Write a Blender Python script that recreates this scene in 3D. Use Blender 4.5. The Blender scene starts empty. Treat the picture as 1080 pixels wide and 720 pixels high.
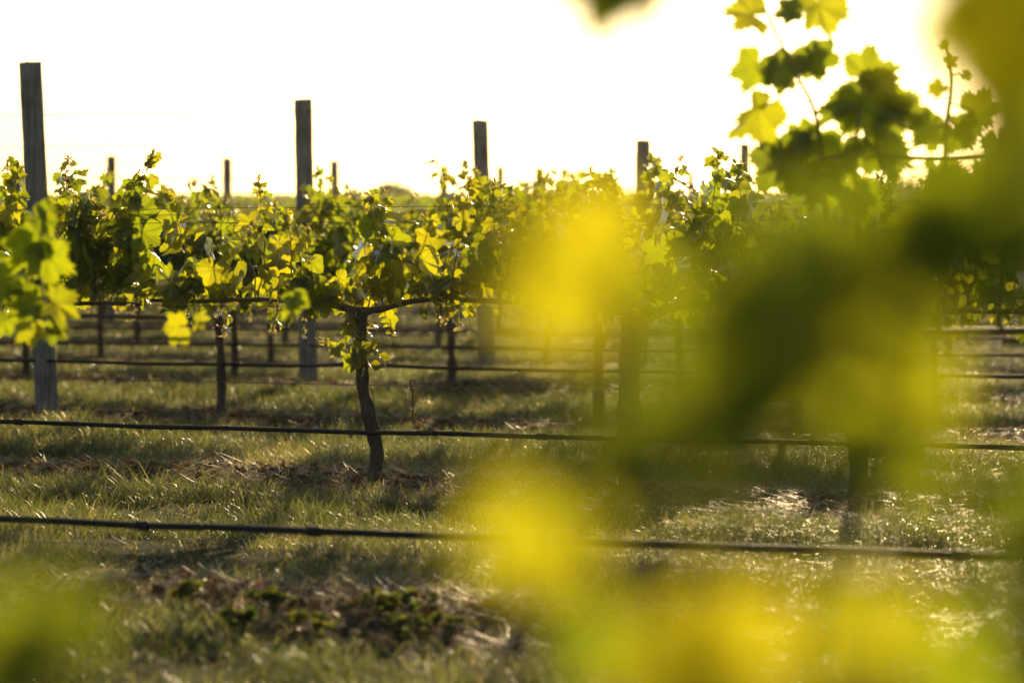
import bpy, math, random
import numpy as np

# ------------------------------------------------------------------ camera, sky, sun
scene = bpy.context.scene
COL = scene.collection
R = math.radians
rng = np.random.default_rng(7)
random.seed(7)

CAM_Z = 0.97
FPX = 2900.0                      # focal length in pixels of the 1080 px wide photograph
PITCH = math.atan(90 / FPX)
cam_d = bpy.data.cameras.new('camera')
cam = bpy.data.objects.new('camera', cam_d)
COL.objects.link(cam)
scene.camera = cam
cam.location = (0, 0, CAM_Z)
cam.rotation_euler = (math.pi / 2 - PITCH, 0, 0)
cam_d.sensor_width = 36.0
cam_d.lens = FPX / 1080 * 36
cam_d.clip_start = 0.05
cam_d.clip_end = 2000
cam_d.dof.use_dof = True
cam_d.dof.focus_distance = 11.3
cam_d.dof.aperture_fstop = 2.7

SUN_EL, SUN_AZ = 14.5, 8.0        # degrees; azimuth to the right of straight ahead (+Y)
SUN_DIR = np.array([math.sin(R(SUN_AZ)) * math.cos(R(SUN_EL)), math.cos(R(SUN_AZ)) * math.cos(R(SUN_EL)), math.sin(R(SUN_EL))])
world = bpy.data.worlds.new('World')
scene.world = world
world.use_nodes = True
wn = world.node_tree.nodes
sky = wn.new('ShaderNodeTexSky')
sky.sky_type = 'NISHITA'
sky.sun_disc = False
sky.sun_elevation = R(SUN_EL)
sky.sun_rotation = R(SUN_AZ)
sky.air_density = 1.0
sky.dust_density = 1.2
sky.ozone_density = 1.0
wn['Background'].inputs['Strength'].default_value = 0.07
world.node_tree.links.new(sky.outputs[0], wn['Background'].inputs['Color'])

sun_d = bpy.data.lights.new('sun', 'SUN')
sun_d.energy = 5.0
sun_d.angle = R(0.5)
sun_d.color = (1.0, 0.77, 0.45)
sun = bpy.data.objects.new('sun', sun_d)
COL.objects.link(sun)
from mathutils import Vector, Matrix
sun.rotation_euler = Vector(-SUN_DIR).to_track_quat('-Z', 'Y').to_euler()

scene.view_settings.view_transform = 'Standard'
scene.view_settings.look = 'None'
scene.view_settings.exposure = 0.52
scene.view_settings.use_white_balance = True
scene.view_settings.white_balance_temperature = 7000
scene.view_settings.white_balance_tint = 10
scene.view_settings.gamma = 1.0
scene.cycles.use_denoising = True
scene.cycles.max_bounces = 10
scene.cycles.diffuse_bounces = 5
scene.cycles.glossy_bounces = 3
scene.cycles.transmission_bounces = 6
scene.cycles.sample_clamp_indirect = 6.0

# ------------------------------------------------------------------ helpers
TH = R(21.0)
U = np.array([math.cos(TH), -math.sin(TH), 0.0])     # along a row, towards the right
N = np.array([math.sin(TH), math.cos(TH), 0.0])      # across the rows, away
ROW0, STEP = 6.87, 3.99


def row_s(k):
    return ROW0 + STEP * k


def vnoise(x, y, seed=0):
    """smooth value noise in numpy, 0..1"""
    x = np.asarray(x, float); y = np.asarray(y, float)
    xi = np.floor(x).astype(np.int64); yi = np.floor(y).astype(np.int64)
    fx = x - xi; fy = y - yi
    fx = fx * fx * (3 - 2 * fx); fy = fy * fy * (3 - 2 * fy)

    def h(a, b):
        n = (a * 374761393 + b * 668265263 + seed * 1442695041) & 0x7fffffff
        n = ((n ^ (n >> 13)) * 1274126177) & 0x7fffffff
        return ((n ^ (n >> 16)) & 0xffff) / 65535.0
    return (h(xi, yi) * (1 - fx) + h(xi + 1, yi) * fx) * (1 - fy) + (h(xi, yi + 1) * (1 - fx) + h(xi + 1, yi + 1) * fx) * fy


def strip_dist(x, y):
    """distance to the nearest row line"""
    s = x * N[0] + y * N[1]
    return np.abs((s - ROW0 + STEP / 2) % STEP - STEP / 2)


def ground_z(x, y):
    x = np.asarray(x, float); y = np.asarray(y, float)
    rise = 0.024 * np.clip(y - 30, 0, 105)
    b = 0.05 * (vnoise(x * 0.9, y * 0.9, 3) - 0.5) + 0.025 * (vnoise(x * 3.1, y * 3.1, 4) - 0.5)
    berm = 0.03 * np.exp(-(strip_dist(x, y) / 0.45) ** 2)
    return rise + b + berm - 0.02


def gz(x, y):
    return float(ground_z(x, y))


cP, sP = math.cos(PITCH), math.sin(PITCH)


def P(px, py, d):
    """the point at depth d whose picture lies at (px, py) in the 1080x720 photograph: used once to survey the place"""
    a = (px - 540) / FPX
    b = (360 - py) / FPX
    yy = cP + b * sP
    k = d / yy
    return np.array([a * k, d, CAM_Z + (b * cP - sP) * k])


def row_point(k, t):
    p = row_s(k) * N + t * U
    return np.array([p[0], p[1], gz(p[0], p[1])])


def row_t_at_px(k, px):
    a = (px - 540) / FPX
    d = row_s(k) / (N[1] + a * N[0])
    return a * d * U[0] + d * U[1]


def row_depth(k, px):
    a = (px - 540) / FPX
    return row_s(k) / (N[1] + a * N[0])


def nrm(v):
    v = np.asarray(v, float)
    return v / (np.linalg.norm(v) + 1e-9)


class MB:
    """collects shapes as numpy arrays and links them as one mesh object"""
    def __init__(self):
        self.v = []; self.f = []; self.mi = []; self.n = 0; self.att = {}

    def add(self, v, faces, mat=0, **att):
        v = np.asarray(v, float)
        self.v.append(v)
        for f in faces:
            f = np.asarray(f)
            self.f.append(f + self.n)
            self.mi.append(np.full(len(f), mat, np.int32))
        for k in set(list(att) + list(self.att)):
            if k not in self.att:
                self.att[k] = [np.zeros(self.n)] if self.n else []
            a = att.get(k, 0.0)
            self.att[k].append(np.broadcast_to(np.asarray(a, float), (len(v),)))
        self.n += len(v)

    def mesh(self, name, mats, smooth=True):
        me = bpy.data.meshes.new(name)
        V = np.concatenate(self.v) if self.v else np.zeros((0, 3))
        me.vertices.add(len(V))
        me.vertices.foreach_set('co', V.astype(np.float32).ravel())
        tot = sum(len(f) for f in self.f); lt = np.concatenate([np.full(len(f), f.shape[1], np.int32) for f in self.f])
        li = np.concatenate([f.ravel() for f in self.f]).astype(np.int32)
        me.loops.add(len(li)); me.loops.foreach_set('vertex_index', li)
        me.polygons.add(tot)
        me.polygons.foreach_set('loop_start', np.concatenate([[0], np.cumsum(lt)[:-1]]).astype(np.int32))
        me.polygons.foreach_set('loop_total', lt)
        me.polygons.foreach_set('material_index', np.concatenate(self.mi))
        me.polygons.foreach_set('use_smooth', np.full(tot, smooth))
        for k, a in self.att.items():
            at = me.attributes.new(k, 'FLOAT', 'POINT')
            at.data.foreach_set('value', np.concatenate(a).astype(np.float32))
        for m in (mats if isinstance(mats, (list, tuple)) else [mats]):
            me.materials.append(m)
        me.update(); me.validate()
        return me

    def build(self, name, mats, parent=None, smooth=True):
        o = bpy.data.objects.new(name, self.mesh(name, mats, smooth))
        COL.objects.link(o)
        if parent is not None:
            o.parent = parent
        return o


def tag(o, label=None, cat=None, group=None, kind=None):
    if label: o['label'] = label
    if cat: o['category'] = cat
    if group: o['group'] = group
    if kind: o['kind'] = kind
    return o


def empty(name, loc, rz=0.0):
    o = bpy.data.objects.new(name, None)
    COL.objects.link(o)
    o.location = loc; o.rotation_euler = (0, 0, rz)
    o.empty_display_size = 0.2
    return o


def tube(pts, rad, sides=6, caps=True):
    pts = np.asarray(pts, float); n = len(pts)
    rad = np.broadcast_to(np.asarray(rad, float), (n,))
    tan = np.gradient(pts, axis=0)
    tan /= np.linalg.norm(tan, axis=1)[:, None] + 1e-12
    ref = np.array([0, 0, 1.0]) if abs(tan[0][2]) < 0.9 else np.array([1.0, 0, 0])
    a = np.linspace(0, 2 * math.pi, sides, endpoint=False)
    V = np.zeros((n, sides, 3))
    u = nrm(np.cross(tan[0], ref))
    for i in range(n):
        u = nrm(u - tan[i] * np.dot(u, tan[i]))
        w = np.cross(tan[i], u)
        V[i] = pts[i] + rad[i] * (np.cos(a)[:, None] * u + np.sin(a)[:, None] * w)
    i, j = np.meshgrid(np.arange(n - 1), np.arange(sides), indexing='ij')
    j2 = (j + 1) % sides
    q = np.stack([i * sides + j, i * sides + j2, (i + 1) * sides + j2, (i + 1) * sides + j], -1).reshape(-1, 4)
    V = V.reshape(-1, 3); F = [q]
    if caps:
        V = np.vstack([V, pts[0], pts[-1]])
        k = np.arange(sides); k2 = (k + 1) % sides
        F.append(np.stack([np.full(sides, n * sides), k2, k], -1))
        b = (n - 1) * sides
        F.append(np.stack([np.full(sides, n * sides + 1), b + k, b + k2], -1))
    return V, F


def smooth_path(pts, n):
    pts = np.asarray(pts, float)
    m = len(pts)
    ext = np.vstack([2 * pts[0] - pts[1], pts, 2 * pts[-1] - pts[-2]])
    out = []
    for tt in np.linspace(0, m - 1, n):
        i = min(int(tt), m - 2); f = tt - i
        p0, p1, p2, p3 = ext[i], ext[i + 1], ext[i + 2], ext[i + 3]
        out.append(0.5 * (2 * p1 + (p2 - p0) * f + (2 * p0 - 5 * p1 + 4 * p2 - p3) * f * f + (3 * p1 - p0 - 3 * p2 + p3) * f ** 3))
    return np.array(out)


# ------------------------------------------------------------------ materials
def new_mat(name):
    m = bpy.data.materials.new(name); m.use_nodes = True
    nt = m.node_tree
    for n in list(nt.nodes): nt.nodes.remove(n)
    out = nt.nodes.new('ShaderNodeOutputMaterial')
    return m, nt, out


def nd(nt, kind, **kw):
    n = nt.nodes.new(kind)
    for k, v in kw.items():
        if k in n.inputs: n.inputs[k].default_value = v
        else: setattr(n, k, v)
    return n


def ramp(nt, fac, stops):
    r = nt.nodes.new('ShaderNodeValToRGB')
    el = r.color_ramp.elements
    while len(el) < len(stops): el.new(0.5)
    for e, (p, c) in zip(el, stops):
        e.position = p; e.color = (*c, 1)
    nt.links.new(fac, r.inputs[0])
    return r


def attr(nt, name):
    a = nt.nodes.new('ShaderNodeAttribute'); a.attribute_name = name
    return a.outputs['Fac']


def noise(nt, vec, scale, detail=4, rough=0.55):
    n = nd(nt, 'ShaderNodeTexNoise', Scale=scale, Detail=detail, Roughness=rough)
    nt.links.new(vec, n.inputs['Vector'])
    return n.outputs['Fac']


def leafy(name, diff_stops, trans_stops, trans_w, gloss, rough, tone='tone', blotch=True):
    m, nt, out = new_mat(name); L = nt.links.new
    geo = nt.nodes.new('ShaderNodeNewGeometry')
    t = attr(nt, tone)
    if blotch:
        tc = nt.nodes.new('ShaderNodeTexCoord')
        nz = noise(nt, tc.outputs['Object'], 42, 3)
        ma = nd(nt, 'ShaderNodeMath', operation='MULTIPLY_ADD'); ma.inputs[1].default_value = 0.5; L(nz, ma.inputs[0])
        sb = nd(nt, 'ShaderNodeMath', operation='SUBTRACT'); L(t, sb.inputs[0]); sb.inputs[1].default_value = 0.25
        L(sb.outputs[0], ma.inputs[2]); t = ma.outputs[0]
    d = ramp(nt, t, diff_stops); tr = ramp(nt, t, trans_stops)
    vein = attr(nt, 'vein')
    mv = nd(nt, 'ShaderNodeMix', data_type='RGBA', blend_type='MULTIPLY')
    vm = nd(nt, 'ShaderNodeMath', operation='MULTIPLY'); L(vein, vm.inputs[0]); vm.inputs[1].default_value = 0.55
    L(vm.outputs[0], mv.inputs['Factor']); L(tr.outputs[0], mv.inputs['A']); mv.inputs['B'].default_value = (0.55, 0.55, 0.45, 1)
    # the underside of a leaf is paler and duller than the top
    mb = nd(nt, 'ShaderNodeMix', data_type='RGBA')
    L(geo.outputs['Backfacing'], mb.inputs['Factor']); L(d.outputs[0], mb.inputs['A'])
    ml = nd(nt, 'ShaderNodeMix', data_type='RGBA'); ml.inputs['Factor'].default_value = 0.35
    L(d.outputs[0], ml.inputs['A']); ml.inputs['B'].default_value = (0.20, 0.22, 0.12, 1)
    L(ml.outputs['Result'], mb.inputs['B'])
    bd = nt.nodes.new('ShaderNodeBsdfDiffuse'); L(mb.outputs['Result'], bd.inputs['Color'])
    bt = nt.nodes.new('ShaderNodeBsdfTranslucent'); L(mv.outputs['Result'], bt.inputs['Color'])
    mx = nt.nodes.new('ShaderNodeMixShader'); mx.inputs[0].default_value = trans_w
    L(bd.outputs[0], mx.inputs[1]); L(bt.outputs[0], mx.inputs[2])
    bg = nt.nodes.new('ShaderNodeBsdfGlossy'); bg.inputs['Roughness'].default_value = rough
    fr = nd(nt, 'ShaderNodeFresnel', IOR=1.42)
    fm = nd(nt, 'ShaderNodeMath', operation='MULTIPLY'); L(fr.outputs[0], fm.inputs[0]); fm.inputs[1].default_value = gloss
    fm.use_clamp = True
    mg = nt.nodes.new('ShaderNodeMixShader')
    L(fm.outputs[0], mg.inputs[0]); L(mx.outputs[0], mg.inputs[1]); L(bg.outputs[0], mg.inputs[2])
    L(mg.outputs[0], out.inputs['Surface'])
    return m


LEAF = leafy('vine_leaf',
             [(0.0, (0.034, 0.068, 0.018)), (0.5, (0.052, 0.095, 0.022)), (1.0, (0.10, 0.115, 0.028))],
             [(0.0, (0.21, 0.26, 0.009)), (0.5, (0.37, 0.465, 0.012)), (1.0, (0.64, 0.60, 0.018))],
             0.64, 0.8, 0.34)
TIP = leafy('young_shoot_tip',
            [(0.0, (0.16, 0.17, 0.10)), (1.0, (0.28, 0.22, 0.15))],
            [(0.0, (0.45, 0.45, 0.12)), (1.0, (0.60, 0.42, 0.18))], 0.55, 0.6, 0.5)
GRASS = leafy('grass_blade',
              [(0.0, (0.026, 0.048, 0.014)), (0.55, (0.050, 0.070, 0.022)), (0.8, (0.11, 0.092, 0.042)), (1.0, (0.18, 0.13, 0.065))],
              [(0.0, (0.14, 0.19, 0.03)), (0.55, (0.36, 0.36, 0.09)), (0.8, (0.66, 0.54, 0.24)), (1.0, (0.62, 0.48, 0.24))],
              0.58, 0.30, 0.42, blotch=False)
WEED = leafy('weed_leaf',
             [(0.0, (0.03, 0.06, 0.02)), (1.0, (0.07, 0.09, 0.03))],
             [(0.0, (0.14, 0.22, 0.03)), (1.0, (0.34, 0.33, 0.05))], 0.5, 0.25, 0.5)


def bark_mat(name, c1, c2, scale, bump=0.5, rough=0.85, stretch=0.18):
    m, nt, out = new_mat(name); L = nt.links.new
    tc = nt.nodes.new('ShaderNodeTexCoord')
    mp = nt.nodes.new('ShaderNodeMapping'); mp.inputs['Scale'].default_value = (1, 1, stretch)
    L(tc.outputs['Object'], mp.inputs['Vector'])
    nz = noise(nt, mp.outputs[0], scale, 6, 0.65)
    n2 = noise(nt, tc.outputs['Object'], 7, 3)
    mm = nd(nt, 'ShaderNodeMath', operation='MULTIPLY_ADD'); L(n2, mm.inputs[0]); mm.inputs[1].default_value = 0.5
    ad = nd(nt, 'ShaderNodeMath', operation='SUBTRACT'); L(nz, ad.inputs[0]); ad.inputs[1].default_value = 0.25
    L(ad.outputs[0], mm.inputs[2])
    cr = ramp(nt, mm.outputs[0], [(0.25 if c2[0] < .2 else 0.36, c1), (0.75 if c2[0] < .2 else 0.62, c2)])
    b = nt.nodes.new('ShaderNodeBsdfPrincipled'); L(cr.outputs[0], b.inputs['Base Color'])
    b.inputs['Roughness'].default_value = rough
    bp = nd(nt, 'ShaderNodeBump', Strength=bump, Distance=0.006); L(nz, bp.inputs['Height']); L(bp.outputs[0], b.inputs['Normal'])
    L(b.outputs[0], out.inputs['Surface'])
    return m


BARK = bark_mat('vine_bark', (0.035, 0.025, 0.018), (0.15, 0.105, 0.07), 90, 0.9)
CANE = bark_mat('cane_bark', (0.06, 0.035, 0.022), (0.19, 0.11, 0.06), 120, 0.4, 0.6)
GREENSTEM = bark_mat('green_stem', (0.10, 0.12, 0.03), (0.20, 0.17, 0.05), 60, 0.1, 0.5)
WOOD = bark_mat('weathered_post_wood', (0.13, 0.125, 0.11), (0.33, 0.31, 0.27), 60, 0.8, 0.9, 0.05)


def plain(name, col, rough=0.5, metal=0.0):
    m, nt, out = new_mat(name); L = nt.links.new
    tc = nt.nodes.new('ShaderNodeTexCoord')
    nz = noise(nt, tc.outputs['Object'], 25, 3)
    cr = ramp(nt, nz, [(0.3, tuple(c * 0.7 for c in col)), (0.7, col)])
    b = nt.nodes.new('ShaderNodeBsdfPrincipled'); L(cr.outputs[0], b.inputs['Base Color'])
    b.inputs['Roughness'].default_value = rough; b.inputs['Metallic'].default_value = metal
    L(b.outputs[0], out.inputs['Surface'])
    return m


WIRE = plain('galvanised_wire', (0.16, 0.15, 0.14), 0.55, 0.7)
HOSE = plain('black_drip_hose', (0.020, 0.019, 0.019), 0.65)
STONE = plain('dark_stone', (0.06, 0.055, 0.05), 0.75)


def soil_mat():
    m, nt, out = new_mat('vineyard_soil'); L = nt.links.new
    tc = nt.nodes.new('ShaderNodeTexCoord')
    sx = nt.nodes.new('ShaderNodeVectorMath'); sx.operation = 'DOT_PRODUCT'; L(tc.outputs['Object'], sx.inputs[0])
    sx.inputs[1].default_value = tuple(N)
    wob = noise(nt, tc.outputs['Object'], 1.1, 3)
    a1 = nd(nt, 'ShaderNodeMath', operation='MULTIPLY_ADD'); L(wob, a1.inputs[0]); a1.inputs[1].default_value = 0.6; L(sx.outputs['Value'], a1.inputs[2])
    a2 = nd(nt, 'ShaderNodeMath', operation='ADD'); L(a1.outputs[0], a2.inputs[0]); a2.inputs[1].default_value = -ROW0 - 0.3 + STEP / 2 + 400 * STEP
    a3 = nd(nt, 'ShaderNodeMath', operation='MODULO'); L(a2.outputs[0], a3.inputs[0]); a3.inputs[1].default_value = STEP
    a4 = nd(nt, 'ShaderNodeMath', operation='SUBTRACT'); L(a3.outputs[0], a4.inputs[0]); a4.inputs[1].default_value = STEP / 2
    a5 = nd(nt, 'ShaderNodeMath', operation='ABSOLUTE'); L(a4.outputs[0], a5.inputs[0])
    mr = nd(nt, 'ShaderNodeMapRange'); L(a5.outputs[0], mr.inputs[0])
    mr.inputs[1].default_value = 0.35; mr.inputs[2].default_value = 0.75
    n1 = noise(nt, tc.outputs['Object'], 22, 6, 0.7)
    n2 = noise(nt, tc.outputs['Object'], 6, 5, 0.6)
    bare = ramp(nt, n1, [(0.3, (0.035, 0.025, 0.017)), (0.55, (0.085, 0.060, 0.038)), (0.75, (0.16, 0.115, 0.068))])
    turf = ramp(nt, n2, [(0.3, (0.022, 0.030, 0.010)), (0.6, (0.042, 0.048, 0.017)), (0.8, (0.08, 0.068, 0.03))])
    mx = nd(nt, 'ShaderNodeMix', data_type='RGBA'); L(mr.outputs[0], mx.inputs['Factor'])
    L(bare.outputs[0], mx.inputs['A']); L(turf.outputs[0], mx.inputs['B'])
    b = nt.nodes.new('ShaderNodeBsdfPrincipled'); L(mx.outputs['Result'], b.inputs['Base Color']); b.inputs['Roughness'].default_value = 1.0; b.inputs['Specular IOR Level'].default_value = 0.05
    bp = nd(nt, 'ShaderNodeBump', Strength=0.9, Distance=0.03); L(n1, bp.inputs['Height']); L(bp.outputs[0], b.inputs['Normal'])
    L(b.outputs[0], out.inputs['Surface'])
    return m


SOIL = soil_mat()

# ------------------------------------------------------------------ ground
def build_ground():
    xs = np.concatenate([[-500, -250, -120, -70, -45, -30, -20], np.arange(-15, 15.01, 0.12), [20, 30, 45, 70, 120, 250, 500]])
    ys = np.concatenate([[-300, -100, -30, -10, -3, 0, 2, 4], np.arange(5, 34, 0.12), np.arange(34, 60, 1.0), np.arange(60, 150, 5), [170, 220, 350, 600, 1000]])
    X, Y = np.meshgrid(xs, ys, indexing='ij')
    Z = ground_z(X, Y)
    V = np.stack([X, Y, Z], -1).reshape(-1, 3)
    n, m = X.shape
    i, j = np.meshgrid(np.arange(n - 1), np.arange(m - 1), indexing='ij')
    q = np.stack([i * m + j, (i + 1) * m + j, (i + 1) * m + j + 1, i * m + j + 1], -1).reshape(-1, 4)
    b = MB(); b.add(V, [q])
    o = b.build('ground', SOIL)
    tag(o, 'uneven vineyard soil with brown bare strips under the rows', None, None, 'structure')


build_ground()

# ------------------------------------------------------------------ grass (one mesh of blades)
def blades(pos, h, w, lean, az, bend, tone):
    """vectorised curved blades: 7 vertices each"""
    n = len(pos)
    dirv = np.stack([np.cos(az), np.sin(az), np.zeros(n)], -1)
    side = np.stack([-np.sin(az), np.cos(az), np.zeros(n)], -1)
    # camera-independent random twist of the blade's face
    tw = rng.uniform(0, 2 * math.pi, n)
    side = np.cos(tw)[:, None] * side + np.sin(tw)[:, None] * dirv
    V = np.zeros((n, 7, 3))
    for i, (f, ww) in enumerate(((0, 1.0), (0.38, 0.9), (0.74, 0.6))):
        ang = lean + bend * f
        c = pos + h[:, None] * f * (np.sin(ang)[:, None] * dirv + np.cos(ang)[:, None] * np.array([0, 0, 1.0]))
        V[:, 2 * i] = c - side * (w * ww)[:, None] * 0.5
        V[:, 2 * i + 1] = c + side * (w * ww)[:, None] * 0.5
    ang = lean + bend
    V[:, 6] = pos + h[:, None] * (np.sin(ang)[:, None] * dirv + np.cos(ang)[:, None] * np.array([0, 0, 1.0]))
    base = (np.arange(n) * 7)[:, None]
    q = np.concatenate([base + np.array([0, 1, 3, 2]), base + np.array([2, 3, 5, 4])])
    t = base + np.array([4, 5, 6])
    return V.reshape(-1, 3), [q, t], np.repeat(tone, 7)


def build_grass():
    mb = MB(); ms = MB()
    bands = [(5.6, 9.0, 9500, 0.62), (9.0, 14.0, 7000, 0.72), (14, 24, 2600, 1.0), (24, 46, 480, 2.0)]
    for d0, d1, dens, ws in bands:
        half = lambda d: 0.205 * d + 0.9
        area = (d1 - d0) * (half(d0) + half(d1))
        n = int(area * dens)
        y = rng.uniform(d0, d1, n); x = rng.uniform(-1, 1, n) * half(d1)
        keep = np.abs(x) < half(y)
        x, y = x[keep], y[keep]
        sd = strip_dist(x, y) + 0.45 * (vnoise(x * 1.3, y * 1.3, 11) - 0.5)
        clump = vnoise(x * 2.3, y * 2.3, 12) * 0.6 + vnoise(x * 7, y * 7, 13) * 0.4
        prob = np.clip((sd - 0.36) / 0.5, 0.06, 1) * np.clip((clump - 0.16) * 2.6, 0.12, 1)
        k = rng.random(len(x)) < prob
        x, y, sd, clump = x[k], y[k], sd[k], clump[k]
        n = len(x)
        h = (0.025 + 0.125 * clump ** 1.7 * np.clip((sd - 0.1) / 0.7, 0.25, 1)) * rng.uniform(0.55, 1.5, n)
        dry = np.clip(0.26 + 0.24 * rng.standard_normal(n) + 0.45 * (vnoise(x * 1.7, y * 1.7, 15) - 0.5) + 0.25 * (sd < 0.5), 0, 1)
        pos = np.stack([x, y, ground_z(x, y) - 0.004], -1)
        V, F, T = blades(pos, h, rng.uniform(0.0026, 0.0052, n) * ws, rng.uniform(0, 0.45, n), rng.uniform(0, 6.283, n),
                         rng.uniform(0.1, 1.3, n), dry)
        mb.add(V, F, 0, tone=T)
        # dead mown straw lying on the strips and between the tufts
        n = int(area * dens * 0.30)
        y = rng.uniform(d0, d1, n); x = rng.uniform(-1, 1, n) * half(d1)
        sd = strip_dist(x, y) + 0.5 * (vnoise(x * 1.3, y * 1.3, 11) - 0.5)
        k = (np.abs(x) < half(y)) & (rng.random(n) < np.clip(1.15 - sd / 0.9, 0.12, 1))
        x, y = x[k], y[k]; n = len(x)
        pos = np.stack([x, y, ground_z(x, y) + rng.uniform(0.0, 0.018, n)], -1)
        V, F, T = blades(pos, rng.uniform(0.05, 0.15, n), rng.uniform(0.002, 0.004, n) * ws, rng.uniform(1.15, 1.6, n),
                         rng.uniform(0, 6.283, n), rng.uniform(-0.15, 0.3, n), rng.uniform(0.66, 1.0, n))
        ms.add(V, F, 0, tone=T)
    tag(mb.build('grass', GRASS), 'dewy backlit tufts of grass between the vine rows', 'grass', None, 'stuff')
    tag(ms.build('straw', GRASS), 'dead mown straw lying under the vine rows', 'straw', None, 'stuff')


build_grass()

# ------------------------------------------------------------------ leaves
_CTRL = np.array([(0, 0.97), (9, .92), (18, .85), (28, .78), (38, .83), (50, .93), (60, .88), (74, .79), (84, .73), (97, .77),
                  (110, .82), (124, .75), (140, .67), (156, .58), (168, .45), (175, .20), (180, .05)])
_LOBED = np.array([1.0, .88, .74, .62, .74, .92, .82, .62, .55, .66, .74, .64, .55, .48, .37, .17, .05])
_VEINS = np.array([0, 50, 110, -50, -110])


def leaf_template(nang, rings, teeth, seed, lobe=None):
    r_ = np.random.default_rng(seed)
    lobe = r_.uniform(0, 1) if lobe is None else lobe
    half = nang // 2
    th = np.linspace(-180, 180, nang, endpoint=False)
    # one sample exactly on each main vein
    for v in _VEINS:
        th[np.argmin(np.abs(th - v))] = v
    left = r_.uniform(0.88, 1.1); right = r_.uniform(0.88, 1.1)
    sin_d = r_.uniform(-0.05, 0.16)
    rr = np.interp(np.abs(th), _CTRL[:, 0], _CTRL[:, 1] * (1 - lobe) + _LOBED * lobe)
    sinus = np.exp(-((np.abs(th) - 28) / 7) ** 2) + np.exp(-((np.abs(th) - 82) / 9) ** 2)
    rr = rr - sin_d * sinus * 0.6
    rr = rr * np.where(th > 0, left, right)
    if teeth:
        ph = (np.abs(th) / 11.5) % 1.0
        saw = 1 - np.abs(ph - 0.5) * 2
        rr = rr * (1 + teeth * (saw - 0.45) * np.clip((172 - np.abs(th)) / 20, 0, 1) * r_.uniform(0.4, 1.6, nang))
    a = np.radians(th)
    dv = np.min(np.abs(th[:, None] - _VEINS[None]), axis=1)
    V = [[0, 0, 0]]; vein = [1.0]
    fold = r_.uniform(0.05, 0.45); curl = r_.uniform(-0.5, 0.6); tipd = r_.uniform(0.0, 0.5)
    wav = r_.uniform(0.04, 0.12); p1, p2 = r_.uniform(0, 6.28, 2)
    for f in rings:
        x = rr * f * np.cos(a); y = rr * f * np.sin(a)
        z = fold * np.abs(y) - curl * (x * x + y * y) * 0.5 - tipd * np.clip(x, 0, 1) ** 2 * 0.6
        z = z + 0.09 * f * np.clip(dv / 25, 0, 1) + wav * f * f * np.sin(3 * a + p1) + wav * 0.6 * f ** 3 * np.sin(7 * a + p2)
        V += list(np.stack([x, y, z], -1)); vein += list(np.exp(-(dv / 2.2) ** 2))
    V = np.array(V, float)
    k = np.arange(nang); k2 = (k + 1) % nang
    ok = np.abs(th[k] - th[k2]) < 90            # no web across the petiole sinus
    k = k[ok]; k2 = k2[ok]
    F = [np.stack([np.zeros_like(k), 1 + k, 1 + k2], -1)]
    for i in range(len(rings) - 1):
        o = 1 + i * nang
        F.append(np.stack([o + k, o + nang + k, o + nang + k2, o + k2], -1))
    return V, F, np.array(vein)


HI = [leaf_template(72, (0.35, 0.7, 1.0), 0.16, s) for s in range(14)]
MID = [leaf_template(44, (0.5, 1.0), 0.13, 40 + s) for s in range(12)]
JAG = [leaf_template(96, (0.3, 0.6, 0.85, 1.0), 0.26, 120 + s, 0.45 + 0.06 * s) for s in range(8)]
LO = [leaf_template(22, (0.55, 1.0), 0.0, 80 + s) for s in range(8)]


def put_leaf(mb, base, tip, normal, size, tone, lod, mat=0, r_=rng):
    V, F, vein = lod[int(r_.integers(len(lod)))]
    x = nrm(tip); z = nrm(np.asarray(normal) - x * np.dot(normal, x)); y = np.cross(z, x)
    M = np.stack([x, y, z])
    S = np.array([1.0, r_.uniform(0.85, 1.15), 1.0]) * size
    mb.add(np.asarray(base) + (V * S) @ M, F, mat, tone=tone, vein=vein)


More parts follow.
